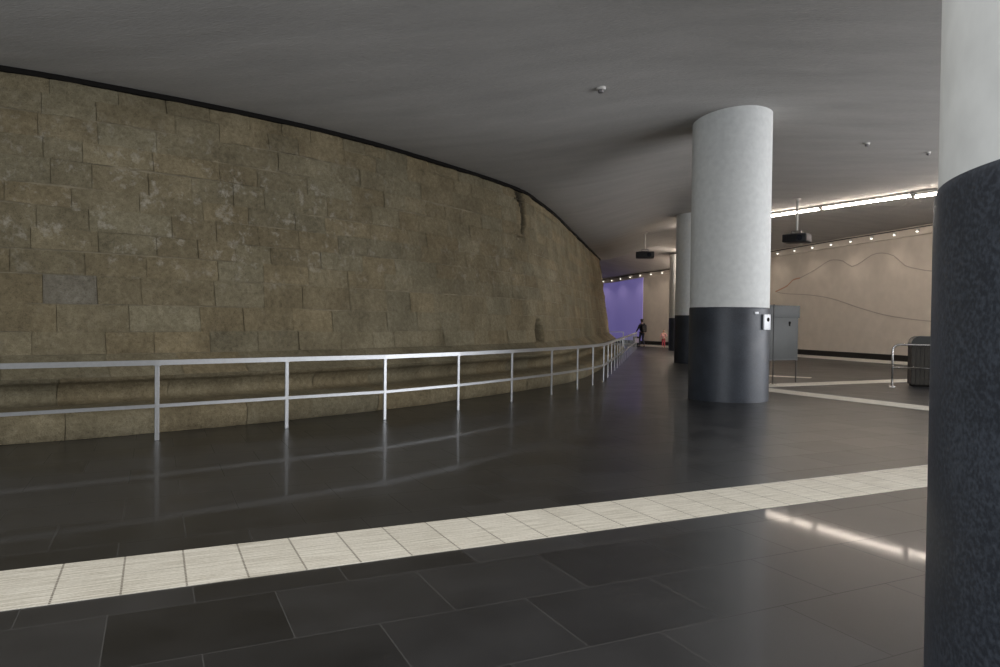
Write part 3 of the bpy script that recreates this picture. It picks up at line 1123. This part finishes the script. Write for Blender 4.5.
# ------------------------------------------------------------------ people
def skin_obj(name, V, E, R, mat, parent, root=0, sub=1):
    me = bpy.data.meshes.new(name)
    me.from_pydata(V, E, [])
    o = link(name, me, mat, parent)
    m = o.modifiers.new('skin', 'SKIN'); m.use_smooth_shade = True; m.branch_smoothing = .3
    if not me.skin_vertices:
        pass
    sv = me.skin_vertices[0].data
    for i, r in enumerate(R):
        rr = r if isinstance(r, tuple) else (r, r)
        sv[i].radius = rr
        sv[i].use_root = (i == root)
    s_ = o.modifiers.new('sub', 'SUBSURF'); s_.levels = sub; s_.render_levels = sub
    return o


class Chain:
    def __init__(self):
        self.V, self.E, self.R = [], [], []

    def add(self, p, r, to=None):
        self.V.append(tuple(p)); self.R.append(r)
        if to is not None:
            self.E.append((to, len(self.V) - 1))
        return len(self.V) - 1


def hand(c, wrist, d, side, k=1.0):
    """palm and five fingers hanging from the wrist in direction d; side = thumb direction"""
    d = Vector(d).normalized(); t = Vector(side).normalized()
    w = Vector(c.V[wrist])
    palm = c.add(w + d * .05 * k, (.030 * k, .016 * k), wrist)
    for j, (o_, l) in enumerate(((.026, .065), (.009, .075), (-.009, .070), (-.026, .055))):
        b_ = c.add(w + d * .09 * k + t * o_ * k, .009 * k, palm)
        m_ = c.add(w + d * (.09 + l * .55) * k + t * o_ * k + d.cross(t) * .008 * k, .008 * k, b_)
        c.add(w + d * (.09 + l) * k + t * o_ * k + d.cross(t) * .025 * k, .007 * k, m_)
    th = c.add(w + d * .045 * k + t * .04 * k, .010 * k, palm)
    c.add(w + d * .085 * k + t * .055 * k, .008 * k, th)


def figure(name, loc, rz, k, pose, mats, label, long_hair=False):
    """k = height / 1.78; figure faces +y in its own frame"""
    root = empty(name, loc, rz)
    S = lambda *p: Vector(p) * k
    # joints
    hipL, hipR = S(-.09, 0, .93), S(.09, 0, .93)
    kL, aL = S(*pose['kneeL']), S(*pose['ankleL'])
    kR, aR = S(*pose['kneeR']), S(*pose['ankleR'])
    sL, sR = S(-.17, 0, 1.43), S(.17, 0, 1.43)
    eL, wL = S(*pose['elbowL']), S(*pose['wristL'])
    eR, wR = S(*pose['elbowR']), S(*pose['wristR'])
    c = Chain()
    pel = c.add(S(0, 0, .96), (.125 * k, .09 * k))
    wa = c.add(S(0, .0, 1.12), (.115 * k, .08 * k), pel)
    ch = c.add(S(0, .01, 1.32), (.135 * k, .095 * k), wa)
    nb = c.add(S(0, .01, 1.46), (.065 * k, .06 * k), ch)
    nk = c.add(S(0, .02, 1.52), .052 * k, nb)
    j = c.add(S(0, .035, 1.60), (.066 * k, .078 * k), nk)
    hd = c.add(S(0, .035, 1.69), (.075 * k, .092 * k), j)
    c.add(S(0, .03, 1.745), (.055 * k, .07 * k), hd)
    nose = c.add(S(0, .125, 1.645), .014 * k, hd)
    for sx in (-1, 1):
        c.add(S(sx * .082, .02, 1.65), .014 * k, hd)
    for sh, el, wr_, sx in ((sL, eL, wL, -1), (sR, eR, wR, 1)):
        a = c.add(sh, .055 * k, ch)
        b_ = c.add(el, .038 * k, a)
        w = c.add(wr_, .026 * k, b_)
        hand(c, w, (wr_ - el), (0, 1, 0), k)
    for hp, kn, an in ((hipL, kL, aL), (hipR, kR, aR)):
        a = c.add(hp, .088 * k, pel)
        b_ = c.add(kn, .058 * k, a)
        d = c.add(an, .036 * k, b_)
        c.add(an + S(0, .12, -.045), (.035 * k, .022 * k), d)
    body = skin_obj('body', c.V, c.E, c.R, mats['skin'], root, 0, 1)
    # jacket
    c = Chain()
    pe = c.add(S(0, 0, .86), (.160 * k, .125 * k)); w1 = c.add(S(0, 0, 1.12), (.145 * k, .105 * k), pe)
    c1 = c.add(S(0, .01, 1.32), (.160 * k, .118 * k), w1); c2 = c.add(S(0, .0, 1.50), (.080 * k, .078 * k), c1)
    for sh, el, wr_ in ((sL, eL, wL), (sR, eR, wR)):
        a = c.add(sh, .072 * k, c1); b_ = c.add(el, .054 * k, a); c.add(el.lerp(wr_, .92), .040 * k, b_)
    skin_obj('jacket' if not long_hair else 'top', c.V, c.E, c.R, mats['top'], root, 0, 1)
    # trousers
    c = Chain()
    pe = c.add(S(0, 0, 1.0), (.142 * k, .108 * k))
    for hp, kn, an in ((hipL, kL, aL), (hipR, kR, aR)):
        a = c.add(hp - S(0, 0, .06), .102 * k, pe); b_ = c.add(kn, .072 * k, a); c.add(kn.lerp(an, .93), .056 * k, b_)
    skin_obj('trousers', c.V, c.E, c.R, mats['legs'], root, 0, 1)
    for an in (aL, aR):
        c = Chain()
        a = c.add(an + S(0, -.03, -.015), .045 * k); b_ = c.add(an + S(0, .05, -.035), (.044 * k, .036 * k), a); c.add(an + S(0, .15, -.045), (.036 * k, .026 * k), b_)
        skin_obj('shoe', c.V, c.E, c.R, M['rubber'], root, 0, 1)
    c = Chain()
    a = c.add(S(0, -.005, 1.70), (.084 * k, .085 * k)); c.add(S(0, .02, 1.765), (.06 * k, .07 * k), a)
    b_ = c.add(S(0, -.045, 1.60), (.074 * k, .055 * k), a)
    if long_hair:
        c.add(S(0, -.06, 1.5), (.06 * k, .035 * k), b_)
    skin_obj('hair', c.V, c.E, c.R, mats['hair'], root, 0, 1)
    tag(root, label, 'person')
    return root


walk = dict(kneeL=(-.09, .14, .50), ankleL=(-.09, .10, .08), kneeR=(.09, .05, .50), ankleR=(.09, -.22, .10),
            elbowL=(-.25, .06, 1.16), wristL=(-.30, .22, .98), elbowR=(.25, -.10, 1.18), wristR=(.24, .0, .95))
PX, PY = 9.42, 48.0
HEAD = math.radians(15)
per = figure('person', (PX, PY, 0), HEAD, 1.03, walk, dict(skin=M['skin'], top=M['dark_cloth'], legs=M['denim'], hair=M['hair']),
             'person in dark jacket with a backpack walking away past the railing end')
# backpack
bk = empty('backpack', (PX, PY, 0), HEAD)
bm = bmesh.new(); bm_box(bm, (.03, -.235, 1.24), (.36, .20, .50), .07); from_bm('bag', bm, M['dark_cloth'], bk, smooth=True)
bm = bmesh.new(); bm_box(bm, (.03, -.35, 1.14), (.27, .07, .26), .03); from_bm('pocket', bm, M['rubber'], bk, smooth=True)
for sx in (-.11, .15):
    bm = bmesh.new(); bm_tube(bm, [(sx, -.15, 1.45), (sx, -.06, 1.57), (sx, .09, 1.55), (sx, .155, 1.40), (sx * 1.15, .12, 1.2), (sx * 1.3, -.12, 1.06)], .020, 8)
    from_bm('strap', bm, M['rubber'], bk, smooth=True)
tag(bk, 'dark backpack worn by the walking person', 'backpack')
# wheeled suitcase at the left hand
hx, hy = PX - .30 * 1.03 - .05, PY + .22
sc_ = empty('suitcase', (PX - .37, PY + .12, 0), HEAD)
bm = bmesh.new(); bm_box(bm, (0, 0, .39), (.36, .24, .60), .05); from_bm('shell', bm, M['dark_cloth'], sc_, smooth=True)
bm = bmesh.new(); bm_box(bm, (.02, -.125, .42), (.27, .03, .30), .012); from_bm('front_panel', bm, M['lilac'], sc_, smooth=True)['label'] = 'pale lilac front panel'
bm = bmesh.new(); bm_tube(bm, [(-.09, .06, .66), (-.09, .08, .92), (.09, .08, .92), (.09, .06, .66)], .012, 8); bm_box(bm, (0, .08, .925), (.2, .04, .035), .01)
from_bm('handle', bm, M['white_plastic'], sc_, angle=40)['label'] = 'pale pull handle'
for sx in (-.13, .13):
    for sy in (-.08, .08):
        bm = bmesh.new(); bm_tube(bm, [(sx - .015, sy, .045), (sx + .015, sy, .045)], .045, 14)
        bm_box(bm, (sx, sy, .085), (.02, .03, .04)); from_bm('wheel', bm, M['rubber'], sc_, angle=40)
tag(sc_, 'dark suitcase with a pale panel at the walking person\'s left hand', 'suitcase')

stand = dict(kneeL=(-.10, .03, .50), ankleL=(-.11, 0, .09), kneeR=(.10, .02, .50), ankleR=(.11, .02, .09),
             elbowL=(-.30, .04, 1.18), wristL=(-.33, .2, 1.12), elbowR=(.27, -.02, 1.16), wristR=(.30, .10, .95))
figure('person', (10.50, 46.4, 0), math.radians(160), 1.17 / 1.78, stand, dict(skin=M['skin'], top=M['pink'], legs=M['red'], hair=M['hair']),
       'small child in pink top and red trousers standing beside the farthest column', long_hair=True)
